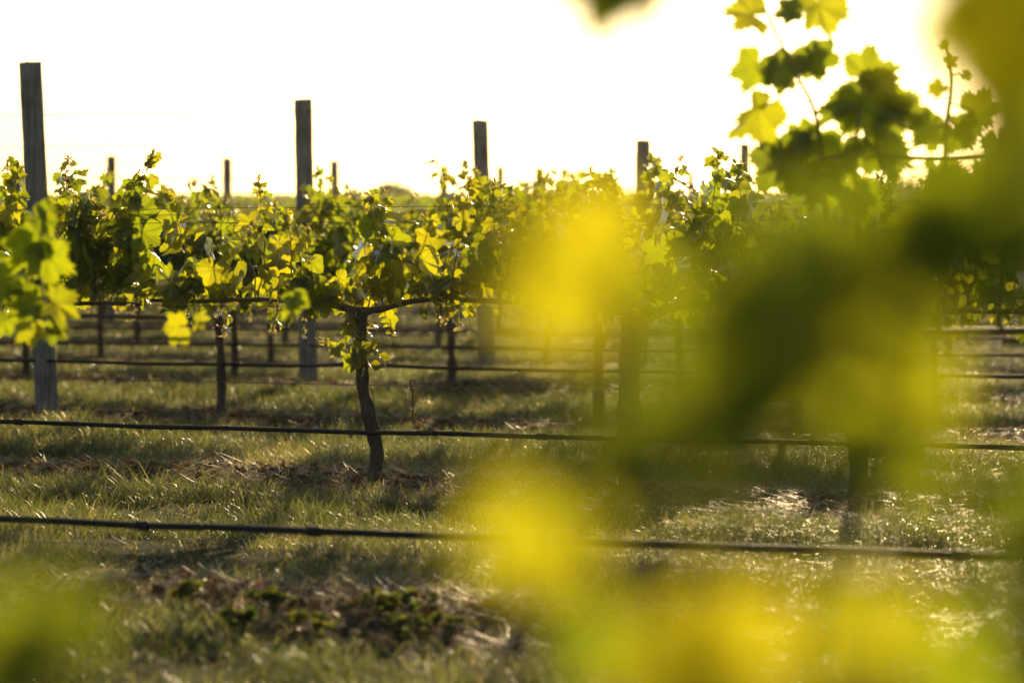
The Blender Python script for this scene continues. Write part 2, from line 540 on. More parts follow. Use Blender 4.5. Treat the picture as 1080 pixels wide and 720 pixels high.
# ------------------------------------------------------------------ shoots
def build_shoot(stem, fol, path, lod, r_, leaf=(0.085, 0.13), step=0.055, tone=0.5, tip=True, start=0.06, droop=0.5, tendril=True, stem_r=0.0038, keep=1.0, fmin=0.3):
    """stem and leaves of one green shoot along a path; leaves alternate, shrink and pale towards the tip"""
    path = smooth_path(path, max(6, int(np.sum(np.linalg.norm(np.diff(path, axis=0), axis=1)) / 0.035)))
    seg = np.linalg.norm(np.diff(path, axis=0), axis=1); cum = np.concatenate([[0], np.cumsum(seg)]); Lg = cum[-1]
    path = path + 0.004 * r_.standard_normal(path.shape)
    f = cum / Lg
    V, F = tube(path, stem_r * (1 - 0.7 * f), 6)
    stem.add(V, F)
    az0 = r_.uniform(0, 6.28)
    s = start; i = 0
    while s < Lg - 0.015:
        q = s / Lg
        p = np.array([np.interp(s, cum, path[:, c]) for c in range(3)])
        az = az0 + math.pi * i + r_.normal(0, 0.55)
        lat = np.array([math.cos(az), math.sin(az), 0.0])
        size = r_.uniform(*leaf) * (1.0 - (1 - fmin) * max(0, (q - 0.45) / 0.55) ** 1.3) * (0.8 + 0.2 * min(1, q * 4))
        pl = size * r_.uniform(0.5, 0.9)
        pd = nrm(lat + np.array([0, 0, r_.uniform(0.1, 0.9)]))
        e = p + pd * pl
        mid = p + pd * pl * 0.5 + np.array([0, 0, 0.008])
        if r_.random() < keep:
            V, F = tube(np.array([p, mid, e]), np.array([0.0017, 0.0013, 0.0012]) * (size / 0.09), 4, False)
            stem.add(V, F)
            tipd = lat * r_.uniform(0.2, 0.9) + np.array([0, 0, -r_.uniform(0.0, 1.0) * droop * 2]) + 0.35 * r_.standard_normal(3)
            nor = lat * r_.uniform(0.0, 1.0) + np.array([0, 0, r_.uniform(0.2, 1.0)]) + 0.45 * r_.standard_normal(3)
            tn = np.clip(tone + 0.26 * r_.standard_normal() + 0.35 * max(0, q - 0.5), 0, 1)
            put_leaf(fol, e, tipd, nor, size, tn, lod, 0, r_)
        if tendril and q > 0.3 and r_.random() < 0.3:
            tdv = nrm(-lat + np.array([0, 0, r_.uniform(0.3, 1.2)])); ln = r_.uniform(0.06, 0.13)
            tp = [p]
            for k in range(1, 8):
                w = k / 7
                tp.append(p + tdv * ln * w + 0.012 * w * np.array([math.sin(5 * w + az), math.cos(6 * w), math.sin(7 * w)]))
            V, F = tube(np.array(tp), 0.0009, 4, False); stem.add(V, F)
        s += step * r_.uniform(0.75, 1.25) * (1.0 if q < 0.75 else 0.6); i += 1
    if tip:
        e = path[-1]; D = nrm(path[-1] - path[-3])
        for k in range(int(r_.integers(6, 10))):
            dd = nrm(D * 0.9 + 0.6 * r_.standard_normal(3))
            b = e - D * r_.uniform(0, 0.06)
            t2 = b + dd * r_.uniform(0.008, 0.02)
            V, F = tube(np.array([b, (b + t2) / 2, t2]), 0.0009, 4, False); stem.add(V, F)
            V, F, vein = LO[int(r_.integers(len(LO)))]
            x = dd; z = nrm(np.cross(x, r_.standard_normal(3))); y = np.cross(z, x)
            fol.add(t2 + (V * np.array([1, 0.5, 1.6]) * r_.uniform(0.010, 0.026)) @ np.stack([x, y, z]), F, 1, tone=r_.random(), vein=0.0)


def shoot_path(base, h, r_, lean=None):
    az = r_.uniform(0, 6.28)
    ln = r_.uniform(0.0, 0.35) * h if lean is None else lean
    if lean is None and r_.random() < 0.38:      # a shoot that has flopped over and hangs beside the cordon
        h = h * 0.25; ln = r_.uniform(0.12, 0.26)
        d = np.array([math.cos(az), math.sin(az), 0]) * ln
        b = np.asarray(base)
        return np.array([b, b + d * .4 + [0, 0, h * .6], b + d * .8 + [0, 0, h * .3], b + d + [0, 0, -h * r_.uniform(.3, 1.5)]])
    d = np.array([math.cos(az), math.sin(az), 0]) * ln
    b = np.asarray(base)
    w = 0.05 * r_.standard_normal((2, 3)) * h
    return np.array([b, b + d * 0.2 + [0, 0, h * 0.35] + w[0] * [1, 1, .3], b + d * 0.55 + [0, 0, h * 0.7] + w[1] * [1, 1, .3], b + d + [0, 0, h]])


CORDON_Z = 0.735


def trunk_mesh(base, r_, rad=0.032, top=None, lean=(0, 0)):
    """gnarled tapering trunk with burls"""
    b = MB()
    top = CORDON_Z - 0.03 if top is None else top
    n = 22
    z = np.linspace(-0.06, top, n)
    w = np.linspace(0, 1, n)
    off = np.stack([np.interp(w, [0, .2, .55, 1], [0, *r_.uniform(-0.035, 0.035, 2), 0]) + lean[0] * w,
                    np.interp(w, [0, .3, .6, 1], [0, *r_.uniform(-0.02, 0.02, 2), 0]) + lean[1] * w, z], -1)
    rr = rad * (1.0 - 0.28 * w) * (1 + 0.13 * np.sin(w * 17 + r_.uniform(0, 6)) * r_.uniform(0.4, 1, n)) + 0.012 * np.exp(-(w / 0.06) ** 2) + 0.014 * np.exp(-((w - 1) / 0.08) ** 2)
    V, F = tube(np.asarray(base) + off, rr, 12)
    # ropy bark: radial irregularity
    k = np.arange(len(V) - 2)
    ax = (np.asarray(base) + off)[np.minimum(k // 12, n - 1)]
    V[k] = ax + (V[k] - ax) * (1 + 0.15 * r_.standard_normal(len(k)))[:, None]
    b.add(V, F)
    return b, np.asarray(base) + off[-1]


def cordon_path(head, dir_, length, r_, z_end):
    """one arm of the cordon: rises from the head and runs along the wire"""
    h = np.asarray(head, float)
    pts = [h]
    for w in (0.12, 0.3, 0.55, 0.8, 1.0):
        p = h + dir_ * length * w
        p = p + np.array([0, 0, (z_end - h[2]) * min(1, w * 3.2)]) + np.array([0.008, 0.008, 0.005]) * r_.standard_normal(3)
        pts.append(p)
    return smooth_path(np.array(pts), 26)


def grapevine(name, base, label, seed, group=None, arms=(0.85, 0.85), shoots=11, height=(0.35, 0.62), lod=None, leaf=(0.085, 0.13),
              step=0.055, rad=0.032, tone=0.45, separate=True, lean=(0, 0), local=False, extra=None, tendril=True, keep=1.0, top=None, cane_r=0.011):
    """grapevine > trunk, cordon, shoot (> leaves); or trunk, cordon, foliage where far away"""
    lod = lod or HI
    r_ = np.random.default_rng(seed)
    root = empty(name, base)
    tag(root, label, 'grapevine', group)
    o = np.zeros(3)
    tm, head = trunk_mesh(o, r_, rad, top, lean)
    tm.build('trunk', BARK, root)
    cb = MB(); paths = []
    for sgn, ln in ((-1, arms[0]), (1, arms[1])):
        if ln <= 0: continue
        cp = cordon_path(head, sgn * U, ln, r_, (top or CORDON_Z - 0.03) + 0.05)
        V, F = tube(cp, np.interp(np.linspace(0, 1, len(cp)), [0, 0.15, 1], [rad * 0.62, cane_r * 1.25, cane_r * 0.7]) * (1 + 0.12 * r_.standard_normal(len(cp))), 9)
        cb.add(V, F); paths.append(cp)
    cb.build('cordon', CANE, root)
    allp = []
    tot = sum(a for a in arms)
    for cp, ln in zip(paths, [a for a in arms if a > 0]):
        m = max(1, int(round(shoots * ln / tot))) if shoots else 0
        hh = height if not isinstance(height[0], tuple) else height[0 if cp[-1][0] < 0 else 1]
        for q in np.linspace(0.10, 0.985, m) + r_.uniform(-0.03, 0.03, m):
            i = int(np.clip(q, 0, 1) * (len(cp) - 1))
            allp.append((shoot_path(cp[i], r_.uniform(*hh), r_), {}))
    for e in (extra or []):
        allp.append(e)
    if separate:
        for pth, kw in allp:
            st, fo = MB(), MB()
            build_shoot(st, fo, pth, lod, r_, **{**dict(leaf=leaf, step=step, tone=tone, tendril=tendril, keep=keep), **kw})
            so = st.build('shoot', GREENSTEM, root)
            if fo.n: fo.build('leaves', [LEAF, TIP], so)
    else:
        st = MB()
        for pth, kw in allp:
            s1 = MB(); build_shoot(s1, st, pth, lod, r_, **{**dict(leaf=leaf, step=step, tone=tone, tendril=False, keep=keep), **kw})
            for v, f_ in ((np.concatenate(s1.v), None),):
                st.add(v, [f - 0 for f in s1.f], 2)
        st.build('foliage', [LEAF, TIP, GREENSTEM], root)
    return root


def copy_tree(o, parent=None):
    c = o.copy(); COL.objects.link(c); c.parent = parent
    for ch in o.children: copy_tree(ch, c)
    return c


# ------------------------------------------------------------------ posts
POST_T0, POST_STEP = -9.05, 8.15


def post(base, height, width, label, tilt=(0, 0), rz=0.0, group=None, seed=0, slant=0.01):
    r_ = np.random.default_rng(seed)
    root = empty('vineyard_post', base); tag(root, label, 'post', group)
    b = MB()
    n = 26
    z = np.linspace(-0.35, height, n)
    V = []
    sides = 16
    a = np.linspace(0, 2 * math.pi, sides, endpoint=False) + math.pi / sides
    # squared timber with rounded arrises
    sq = 1.0 / np.maximum(np.abs(np.cos(a)), np.abs(np.sin(a)))
    prof = np.minimum(sq, 1.30)
    cr = r_.uniform(0.97, 1.03, sides)
    for i, zz in enumerate(z):
        rr = width / 2 * prof * cr * (1 + 0.02 * r_.standard_normal(sides)) * (1.03 - 0.06 * i / n)
        x = rr * np.cos(a + rz) + tilt[0] * max(0, zz); y = rr * np.sin(a + rz) + tilt[1] * max(0, zz)
        zc = np.full(sides, zz) + (slant * np.cos(a) + 0.003 * r_.standard_normal(sides) if i == n - 1 else 0)
        V.append(np.stack([x, y, zc], -1))
    V = np.concatenate(V)
    i, j = np.meshgrid(np.arange(n - 1), np.arange(sides), indexing='ij'); j2 = (j + 1) % sides
    q = np.stack([i * sides + j, i * sides + j2, (i + 1) * sides + j2, (i + 1) * sides + j], -1).reshape(-1, 4)
    top = np.array([tilt[0] * height, tilt[1] * height, height + 0.004])
    V = np.vstack([V, top]); k = np.arange(sides)
    t = np.stack([np.full(sides, len(V) - 1), (n - 1) * sides + k, (n - 1) * sides + (k + 1) % sides], -1)
    b.add(V, [q, t])
    o = b.build('timber', WOOD, root)
    for p in o.data.polygons: p.use_smooth = False
    # wire staples on the side facing the alley
    for zz in (1.82, 1.15, 0.75):
        if zz > height - 0.05: continue
        s = MB()
        c = np.array([tilt[0] * zz, tilt[1] * zz, zz]) - N * (width / 2 + 0.004)
        V2, F2 = tube(np.array([c + N * .02 + [0, 0, .012], c + [0, 0, .010], c - N * .004, c - [0, 0, .010], c + N * .02 - [0, 0, .012]]), 0.0028, 6)
        s.add(V2, F2); s.build('staple', WIRE, root)
    return root


named_posts = {  # row: (px of the top, py of the top, px of the foot, width, label)
    2: (33, 66, 49, 0.118, 'tall weathered grey post leaning left, standing in the grass behind the blurred leaf cluster'),
    3: (320, 105, 325, 0.112, 'upright grey post with a flat top rising above the leaves right of the leaning post'),
    4: (506, 127, 514, 0.132, 'thick grey post with leafy shoots climbing round its middle'),
    5: (678, 148, 676, 0.14, 'short looking post silhouetted by the wire in the hazy bright sky'),
    6: (785, 152, 785, 0.095, 'post half hidden behind the tall shoots by the glaring sun'),
}
for k, (px, py, pb, w, lab) in named_posts.items():
    d = row_depth(k, pb)
    x = (pb - 540) / FPX * d
    zg = gz(x, d)
    topz = P(px, py, d)[2]
    post((x, d, zg), topz - zg, w, lab, ((px - pb) / FPX * d / (topz - zg), 0.0), R(12 + 17 * k), None, k, 0.008)
far_posts = {6: (118, 165), 7: (240, 167), 8: (353, 170), 9: (465, 175), 10: (528, 176), 12: (728, 182)}
far_lab = {6: 'small distant post between the leaning post and the upright post, left one of two',
           7: 'small distant post just left of the upright grey post',
           8: 'small distant post just right of the upright grey post',
           9: 'thin distant post alone in the gap left of the thick leafy post',
           10: 'tiny distant post top right beside the thick leafy post',
           12: 'tiny distant post top right of the silhouetted post in the haze'}
for k, (px, py) in far_posts.items():
    d = row_depth(k, px); x = (px - 540) / FPX * d; zg = gz(x, d); topz = P(px, py, d)[2]
    post((x, d, zg), topz - zg, 0.105, far_lab[k], ((0.03 if px == 465 else 0.0), 0), R(30 + 13 * k), 'small posts of the far rows', 20 + k)

# ------------------------------------------------------------------ wires and drip hoses
ROWNAME = {0: 'the nearest grass strip', 1: 'the row with the slim central trunk', 2: 'the row of the leaning post', 3: 'the row of the upright post',
           4: 'the row of the thick leafy post', 5: 'the row of the silhouetted post', 6: 'the row behind the silhouetted post'}


def line(name, k, h, rad, label, cat, mat, sag=0.01, seed=0, group=None, px=(-260, 1340), sides=6, coup=(), hpx=None):
    r_ = np.random.default_rng(seed)
    t0, t1 = row_t_at_px(k, px[0]), row_t_at_px(k, px[1])
    n = 60
    t = np.linspace(t0, t1, n)
    pts = row_s(k) * N + t[:, None] * U
    base = 0.024 * np.clip(pts[:, 1] - 30, 0, 105)
    pts = pts - N * 0.045 * (1 if rad > 0.005 else 0.4)
    pts[:, 2] = base + h - sag * np.sin(math.pi * ((t - POST_T0) % POST_STEP) / POST_STEP) + 0.0035 * np.interp(np.arange(n), np.arange(0, n, 3), r_.standard_normal(len(range(0, n, 3)))) * (1 if rad > 0.005 else 0.3)
    b = MB(); V, F = tube(pts, rad, sides); b.add(V, F)
    o = b.build(name, mat); tag(o, label, cat, group)
    for cpx in coup:
        tt = row_t_at_px(k, cpx)
        p = np.array([np.interp(tt, t, pts[:, c]) for c in range(3)]); q = np.array([np.interp(tt + 0.045, t, pts[:, c]) for c in range(3)])
        cb = MB(); V, F = tube(np.array([p, p + (q - p) * .15, p + (q - p) * .5, p + (q - p) * .85, q]), np.array([rad * 1.15, rad * 1.5, rad * 1.35, rad * 1.5, rad * 1.15]), 10)
        cb.add(V, F); cb.build('coupling', HOSE, o)
    return o


line('drip_hose', 0, 0.222, 0.0105, 'thick black drip hose crossing the nearest grass, lowest in the picture', 'hose', HOSE, 0.008, 1, 'drip hoses', coup=(330, 1010, 150), sides=10)
line('drip_hose', 1, 0.220, 0.0105, 'black drip hose passing in front of the slim central trunk', 'hose', HOSE, 0.008, 2, 'drip hoses', coup=(20, 570, 1000), sides=10)
line('drip_hose', 2, 0.325, 0.0110, 'black drip hose passing the foot of the leaning post', 'hose', HOSE, 0.008, 3, 'drip hoses', coup=(250,), sides=10)
line('drip_hose', 3, 0.30, 0.0110, 'dim drip hose under the row of the upright post', 'hose', HOSE, 0.01, 4, 'drip hoses', sides=8)
line('drip_hose', 4, 0.30, 0.0110, 'dim drip hose under the row of the thick leafy post', 'hose', HOSE, 0.01, 5, 'drip hoses', sides=8)
wid = 10
for h, what in ((0.315, 'thin wire stretched just above the lowest black hose'), (0.165, 'thin wire hanging just below the lowest black hose'), (0.06, 'slack thin wire low over the grass beneath the lowest black hose'), (0.765, 'rusty fruiting wire carrying the blurred cane on the left')):
    line('trellis_wire', 0, h, 0.0015, what, 'wire', WIRE, 0.012, wid, 'thin trellis wires'); wid += 1
for h, what in ((1.125, 'taut wire running level behind the central shoots'), (1.19, 'higher foliage wire above the central shoots'), (0.76, 'fruiting wire carrying the cordon of the slim central vine'),
                (0.425, 'thin wire above the hose behind the central trunk'), (0.285, 'thin wire close above the hose by the central trunk')):
    line('trellis_wire', 1, h, 0.0016, what, 'wire', WIRE, 0.01, wid, 'thin trellis wires'); wid += 1
for k in range(2, 7):
    for h, what in ((1.84, 'top wire'), (1.17, 'foliage wire'), (0.77, 'fruiting wire'), (0.22, 'low wire')):
        if k > 4 and h < 0.5: continue
        line('trellis_wire', k, h, 0.0018, 'thin %s strung along %s' % (what, ROWNAME[k]), 'wire', WIRE, 0.015, wid, 'thin trellis wires', px=(-150, 1230)); wid += 1

# wire hanger hooked over two wires right of the central trunk
hp = row_s(1) * N + row_t_at_px(1, 438) * U
b = MB()
V, F = tube(np.array([hp + [0.012, 0, 0.420], hp + [0.008, 0, .438], hp + [-.006, 0, .440], hp + [-.010, 0, .425], hp + [0, 0, .39], hp + [.002, 0, .33], hp + [-.002, 0, .27]]) - N * 0.03, 0.0035, 6); b.add(V, F)
V, F = tube(np.array([hp + [-.012, 0, 0.405], hp + [0.0, 0, .39], hp + [.012, 0, .402]]) - N * .034, 0.004, 6); b.add(V, F)
tag(b.build('wire_hanger', BARK), 'small twisted hanger hooked between two low wires right of the central trunk', 'hanger')

# ------------------------------------------------------------------ the row with the slim central trunk (row 1, in focus)
def vine_base(k, px):
    t = row_t_at_px(k, px)
    return tuple(row_point(k, t))


def rel(base, px, py, d):
    return P(px, py, d) - np.asarray(base)


B1 = vine_base(1, 393)
ex = []
for pts, kw in (([(385, 400), (372, 385), (350, 368), (335, 355)], dict(leaf=(0.05, 0.08), step=0.04, tone=0.6)),
                ([(384, 395), (388, 375), (398, 362)], dict(leaf=(0.06, 0.08), step=0.035, tone=0.75)),
                ([(383, 390), (374, 365), (372, 335)], dict(leaf=(0.06, 0.085), step=0.035, tone=0.6))):
    ex.append((np.array([rel(B1, x, y, 11.8) for x, y in pts]), dict(start=0.03, **kw)))
grapevine('grapevine', B1, 'slim vine with a bare leaning dark trunk and sharp sunlit leaves in the centre', 101, 'vines of the sharp row',
          arms=(1.0, 0.93), shoots=36, height=(0.22, 0.54), lod=HI, leaf=(0.06, 0.105), step=0.044, rad=0.033, tone=0.68, lean=(-0.055, 0.0), extra=ex)
B1b = vine_base(1, -70)
grapevine('grapevine', B1b, 'taller vine in front of the leaning post, its trunk outside the picture', 102, 'vines of the sharp row',
          arms=(0.8, 1.08), shoots=46, height=((0.40, 0.70), (0.36, 0.68)), lod=HI, leaf=(0.07, 0.12), step=0.046, rad=0.036, tone=0.48)
B1c = vine_base(1, 668)
ex = []
for pts in ([(700, 325), (712, 270), (708, 215), (716, 172)], [(735, 325), (742, 270), (752, 215), (758, 160)], [(765, 325), (772, 260), (780, 210), (776, 168)],
            [(720, 325), (728, 280), (735, 230), (732, 196)]):
    ex.append((np.array([rel(B1c, x, y, 11.15) for x, y in pts]), dict(start=0.02, leaf=(0.06, 0.105), step=0.045)))
grapevine('grapevine', B1c, 'stout vine with a thick dark trunk behind the yellow glow, shoots reaching the sky', 103, 'vines of the sharp row',
          arms=(0.50, 0.70), shoots=20, height=((0.14, 0.28), (0.24, 0.44)), lod=HI, leaf=(0.06, 0.11), step=0.046, rad=0.055, tone=0.45, extra=ex)
B1d = vine_base(1, 900)
grapevine('grapevine', B1d, 'vine behind the dark blurred leaves right of the stout vine', 104, 'vines of the sharp row',
          arms=(0.50, 0.8), shoots=14, height=(0.35, 0.60), lod=HI, leaf=(0.06, 0.11), step=0.048, rad=0.04, tone=0.42)
B1e = vine_base(1, 1330)
grapevine('grapevine', B1e, 'vine at the right end of the sharp row beyond the frame edge', 105, 'vines of the sharp row',
          arms=(0.65, 0.6), shoots=13, height=(0.35, 0.60), lod=MID, leaf=(0.07, 0.11), step=0.05, rad=0.04, tone=0.42)

# ------------------------------------------------------------------ nearest row (row 0): blurred cane on the left, tall shoots on the right
def leaf_cluster(root, base, pts, leaves, seed, lod=None, grow=1.0, stem_r=0.0055):
    """one shoot through surveyed points, its leaves given one by one: (px, py, depth, size, tip x, tip z, tilt, tone, layers behind)"""
    r_ = np.random.default_rng(seed)
    lod = lod or JAG
    st, fo = MB(), MB()
    pp = smooth_path(np.array([rel(base, *p) for p in pts]), 30)
    V, F = tube(pp, np.linspace(stem_r, stem_r * .45, 30), 6); st.add(V, F)
    for (px, py, d, size, tx, tz, tilt, tone, deep) in leaves:
        for lay in range(deep + 1):
            tipd = nrm([tx + .4 * lay * r_.standard_normal(), 0.25 * r_.standard_normal(), tz + .4 * lay * r_.standard_normal()])
            nor = nrm([tilt + .55 * r_.standard_normal(), -1.0, 0.35 + .6 * r_.standard_normal()])
            c = rel(base, px, py, d) + SUN_DIR * 0.05 * lay
            bpt = c - tipd * size * 0.4
            i = np.argmin(np.linalg.norm(pp - bpt, axis=1))
            V, F = tube(np.array([pp[i], (pp[i] + bpt) / 2 + [0, 0, .006], bpt]), 0.0022, 5, False); st.add(V, F)
            put_leaf(fo, bpt, tipd, nor, size * (1 - .1 * lay) * grow, tone, lod, 0, r_)
    so = st.build('shoot', GREENSTEM, root); fo.build('leaves', [LEAF, TIP], so)


B0 = vine_base(0, -190)
g0 = grapevine('grapevine', B0, 'blurred vine at the left edge with big yellow green leaves on a long cane', 201, None,
               arms=(0.3, 1.32), shoots=0, lod=HI, rad=0.035, top=CORDON_Z + 0.015, cane_r=0.0085)
dl = 7.2
leaf_cluster(g0, B0, [(64, 352, dl), (48, 320, dl), (42, 270, dl), (48, 222, dl)],
             [(46, 238, dl, .062, .5, -.6, .8, .5, 1), (22, 268, dl, .085, -.6, -.7, .2, .45, 1), (52, 285, dl, .085, .2, -1, -.2, .6, 0), (68, 326, dl - .1, .068, .8, -.5, .1, .7, 0),
              (20, 322, dl, .075, -.8, -.4, .3, .25, 1), (34, 356, dl - .1, .055, .1, -1, .1, .75, 0), (60, 352, dl, .045, 1, -.5, .4, .3, 1), (-8, 300, dl, .08, -1, -.5, .2, .4, 1),
              (0, 345, dl, .05, -.4, -1, .2, .5, 0)], 31)
leaf_cluster(g0, B0, [(228, 333, 7.5), (222, 338, 7.5), (210, 342, 7.5)],
             [(182, 345, 7.5, .055, -1, -.1, .3, .85, 0), (216, 338, 7.5, .045, .8, .2, .2, .8, 0)], 32)
leaf_cluster(g0, B0, [(300, 345, 7.4), (305, 335, 7.4), (310, 318, 7.4)],
             [(311, 322, 7.4, .045, .2, -1, .3, .45, 1), (300, 335, 7.4, .025, -1, -.6, .1, .6, 0)], 33)

B0r = vine_base(0, 1330)
g0r = grapevine('grapevine', B0r, 'tall blurred vine on the right whose dark shoots stand against the glaring sky', 202, None,
                arms=(1.18, 0.3), shoots=9, height=(0.25, 0.42), lod=HI, leaf=(0.07, 0.11), rad=0.04)
dr = 6.8
leaf_cluster(g0r, B0r, [(868, 345, dr + .25), (872, 240, dr + .1), (862, 130, dr), (838, 75, dr), (815, 29, dr), (806, 8, dr)],
             [(786, 14, dr, .046, -1, .3, .3, .8, 0), (832, 14, dr, .030, -1, -.1, .5, .2, 1), (866, 14, dr, .052, .4, -1, -.2, .75, 0), (796, 76, dr, .046, -.4, -1, .3, .55, 0),
              (822, 80, dr, .044, -.1, -1, .9, .2, 1), (792, 122, dr, .060, -.7, -.8, .3, .75, 0), (826, 178, dr, .066, .3, -1, .5, .1, 2), (858, 66, dr, .040, .3, -1, .5, .2, 1),
              (848, 150, dr, .036, -.8, -.4, .2, .3, 1), (856, 196, dr, .05, -.3, -1, .2, .45, 1)], 34, grow=1.75, stem_r=0.0075)
leaf_cluster(g0r, B0r, [(900, 345, dr + .25), (905, 240, dr + .1), (902, 160, dr), (908, 100, dr)],
             [(925, 78, dr, .070, .9, .35, .2, .6, 0), (915, 120, dr, .095, .4, -.9, .5, .3, 1), (950, 125, dr, .06, 1, -.4, .2, .3, 1), (880, 120, dr, .055, -.8, -.5, .2, .2, 1),
              (885, 172, dr, .07, -.3, -1, .2, .3, 1), (930, 170, dr, .075, .5, -1, .3, .25, 1), (905, 215, dr, .06, .2, -1, .2, .5, 1)], 35, grow=1.35, stem_r=0.0075)
leaf_cluster(g0r, B0r, [(990, 345, dr + .25), (1000, 240, dr + .1), (996, 150, dr), (1002, 90, dr), (996, 48, dr)],
             [(985, 95, dr, .026, -.8, -.4, .2, .85, 0), (1002, 66, dr, .016, .8, .4, .6, .6, 0), (994, 48, dr, .012, -.6, .8, .4, .7, 0), (1018, 80, dr, .014, .4, 1, .5, .6, 0),
              (975, 140, dr, .05, -.8, -.6, .3, .3, 1), (1012, 145, dr, .052, .6, -.7, .3, .2, 1), (1035, 118, dr, .05, .9, .1, .2, .5, 0), (990, 195, dr, .06, -.3, -1, .2, .3, 1)], 36, grow=1.4, stem_r=0.0075)
leaf_cluster(g0r, B0r, [(1052, 345, dr + .25), (1060, 240, dr + .1), (1062, 170, dr)],
             [(1055, 165, dr, .06, .3, -1, .2, .3, 1), (1040, 205, dr, .07, -.6, -.8, .2, .3, 1), (1075, 210, dr, .06, .6, -.8, .2, .4, 1)], 37, grow=1.4, stem_r=0.0075)
# horizontal cane the tall shoots lean on
cb = MB(); V, F = tube(smooth_path(np.array([rel(B0r, 1100, 158, dr), rel(B0r, 1000, 166, dr), rel(B0r, 900, 164, dr), rel(B0r, 835, 172, dr)]), 20), np.linspace(.006, .0035, 20), 7); cb.add(V, F)
cb.build('cane', CANE, g0r)

# ------------------------------------------------------------------ rows behind: a few vines per kind, copied along the rows
def proto(seed, separate, lod, **kw):
    g = grapevine('grapevine', (0, 0, 0), 'x', seed, 'x', separate=separate, lod=lod, **kw)
    return g


near_kinds = [proto(300 + i, True, MID, arms=(0.92, 0.92), shoots=66, height=(0.26, 0.72), leaf=(0.075, 0.13), step=0.055, tone=0.52, rad=0.03, tendril=False) for i in range(3)]
far_kinds = [proto(320 + i, False, LO, arms=(0.95, 0.95), shoots=46, height=(0.24, 0.68), leaf=(0.08, 0.13), step=0.058, tone=0.42, rad=0.032) for i in range(5)]
used = set()
r2 = np.random.default_rng(55)


def place(kinds, i, k, t, label, group):
    src = kinds[i % len(kinds)]
    o = src if src.name not in used else copy_tree(src)
    used.add(src.name)
    p = row_point(k, t)
    o.location = p
    s = r2.uniform(0.94, 1.05)
    o.scale = (s, s, s * r2.uniform(0.96, 1.04))
    o['label'] = label; o['group'] = group; o['category'] = 'grapevine'
    return o


VS = 1.8
ORD = {2: ['vine with thin dark trunk in the grass right of the leaning post', ], }
count = 0
for k, anchor in ((2, 230), (3, 475), (4, 105)):
    ta = row_t_at_px(k, anchor)
    lo, hi = row_t_at_px(k, -330), row_t_at_px(k, 1400)
    js = [j for j in range(-8, 9) if lo < ta + j * VS < hi]
    for j in js:
        if k == 4 and abs(ta + j * VS - row_t_at_px(4, 540)) < 0.8: continue
        if (k, j) == (2, 1): ta_ = ta + 0.62
        else: ta_ = ta
        lab = {(2, 0): 'vine on a thin dark trunk standing in the sunlit grass left of the central trunk',
               (2, -1): 'vine behind the blurred leaf cluster by the foot of the leaning post',
               (2, 1): 'vine seen just right of the central trunk, half behind its leaves',
               (3, 0): 'vine with a short dark trunk seen right of the central trunk below the leaves',
               (3, -1): 'vine with a dark trunk seen between the leaning post and the upright post'}.get((k, j), 'softly blurred vine along %s' % ROWNAME[k])
        place(near_kinds, count, k, ta_ + j * VS, lab, 'vines in ' + ROWNAME[k]); count += 1
grapevine('grapevine', vine_base(4, 578), 'tall vine with dark leafy shoots climbing above the others beside the thick post', 411, None, separate=True, lod=MID,
          arms=(0.45, 0.42), shoots=26, height=(0.6, 0.98), leaf=(0.09, 0.14), step=0.055, tone=0.35, tendril=False)
for k in range(5, 15):
    lo, hi = row_t_at_px(k, -110), row_t_at_px(k, 1190)
    off = r2.uniform(0, VS)
    for t in np.arange(lo + off, hi, VS):
        lab = ('softly blurred vine along %s' % ROWNAME[k]) if k <= 6 else 'small blurred vine in the distant rows beyond the silhouetted post'
        place(far_kinds, count, k, t, lab, 'vines in ' + ROWNAME[k] if k <= 6 else 'vines in the distant rows'); count += 1

# farther rows read as one mass
mb = MB()
r3 = np.random.default_rng(77)
for k in range(15, 32):
    lo, hi = row_t_at_px(k, -120), row_t_at_px(k, 1200)
    n = int((hi - lo) * 26)
    for t, h in zip(r3.uniform(lo, hi, n), r3.beta(2, 1.4, n)):
        p = row_s(k) * N + t * U + 0.2 * r3.standard_normal(3) * [1, 1, 0]
        p[2] = gz(p[0], p[1]) + 0.62 + 0.78 * h
        put_leaf(mb, p, r3.standard_normal(3), r3.standard_normal(3), r3.uniform(0.16, 0.26), r3.uniform(0.2, 0.7), LO[:4], 0, r3)
tag(mb.build('far_vineyard', [LEAF]), 'far vineyard rows merging into one low band at the horizon', 'vineyard', None, 'stuff')


# ------------------------------------------------------------------ far trees at the skyline
def tree(px, d, h, w, label, seed):
    r_ = np.random.default_rng(seed)
    x = (px - 540) / FPX * d
    root = empty('broadleaf_tree', (x, d, gz(x, d))); tag(root, label, 'tree', 'trees on the skyline')
    b = MB(); V, F = tube(np.array([[0, 0, -0.3], [0.1, 0, h * .3], [0, .1, h * .6]]), [0.22, 0.16, 0.08], 8); b.add(V, F)
    for k in range(5):
        a = r_.uniform(0, 6.28); e = np.array([math.cos(a) * w * .35, math.sin(a) * w * .35, h * r_.uniform(.55, .8)])
        V, F = tube(np.array([[0.05, 0, h * r_.uniform(.25, .45)], e * .6 + [0, 0, h * .15], e]), [0.08, .05, .02], 6); b.add(V, F)
    b.build('trunk', BARK, root)
    c = MB()
    cl = [(np.array([r_.normal(0, w * .24), r_.normal(0, w * .24), h * r_.uniform(.38, .9)]), r_.uniform(.14, .28) * w) for _ in range(16)]
    for cc, rr in cl:
        for _ in range(70):
            p = cc + nrm(r_.standard_normal(3)) * rr * r_.uniform(.4, 1.05)
            put_leaf(c, p, r_.standard_normal(3), r_.standard_normal(3), r_.uniform(.18, .34), r_.uniform(0, .5), LO, 0, r_)
    c.build('crown', [LEAF], root)


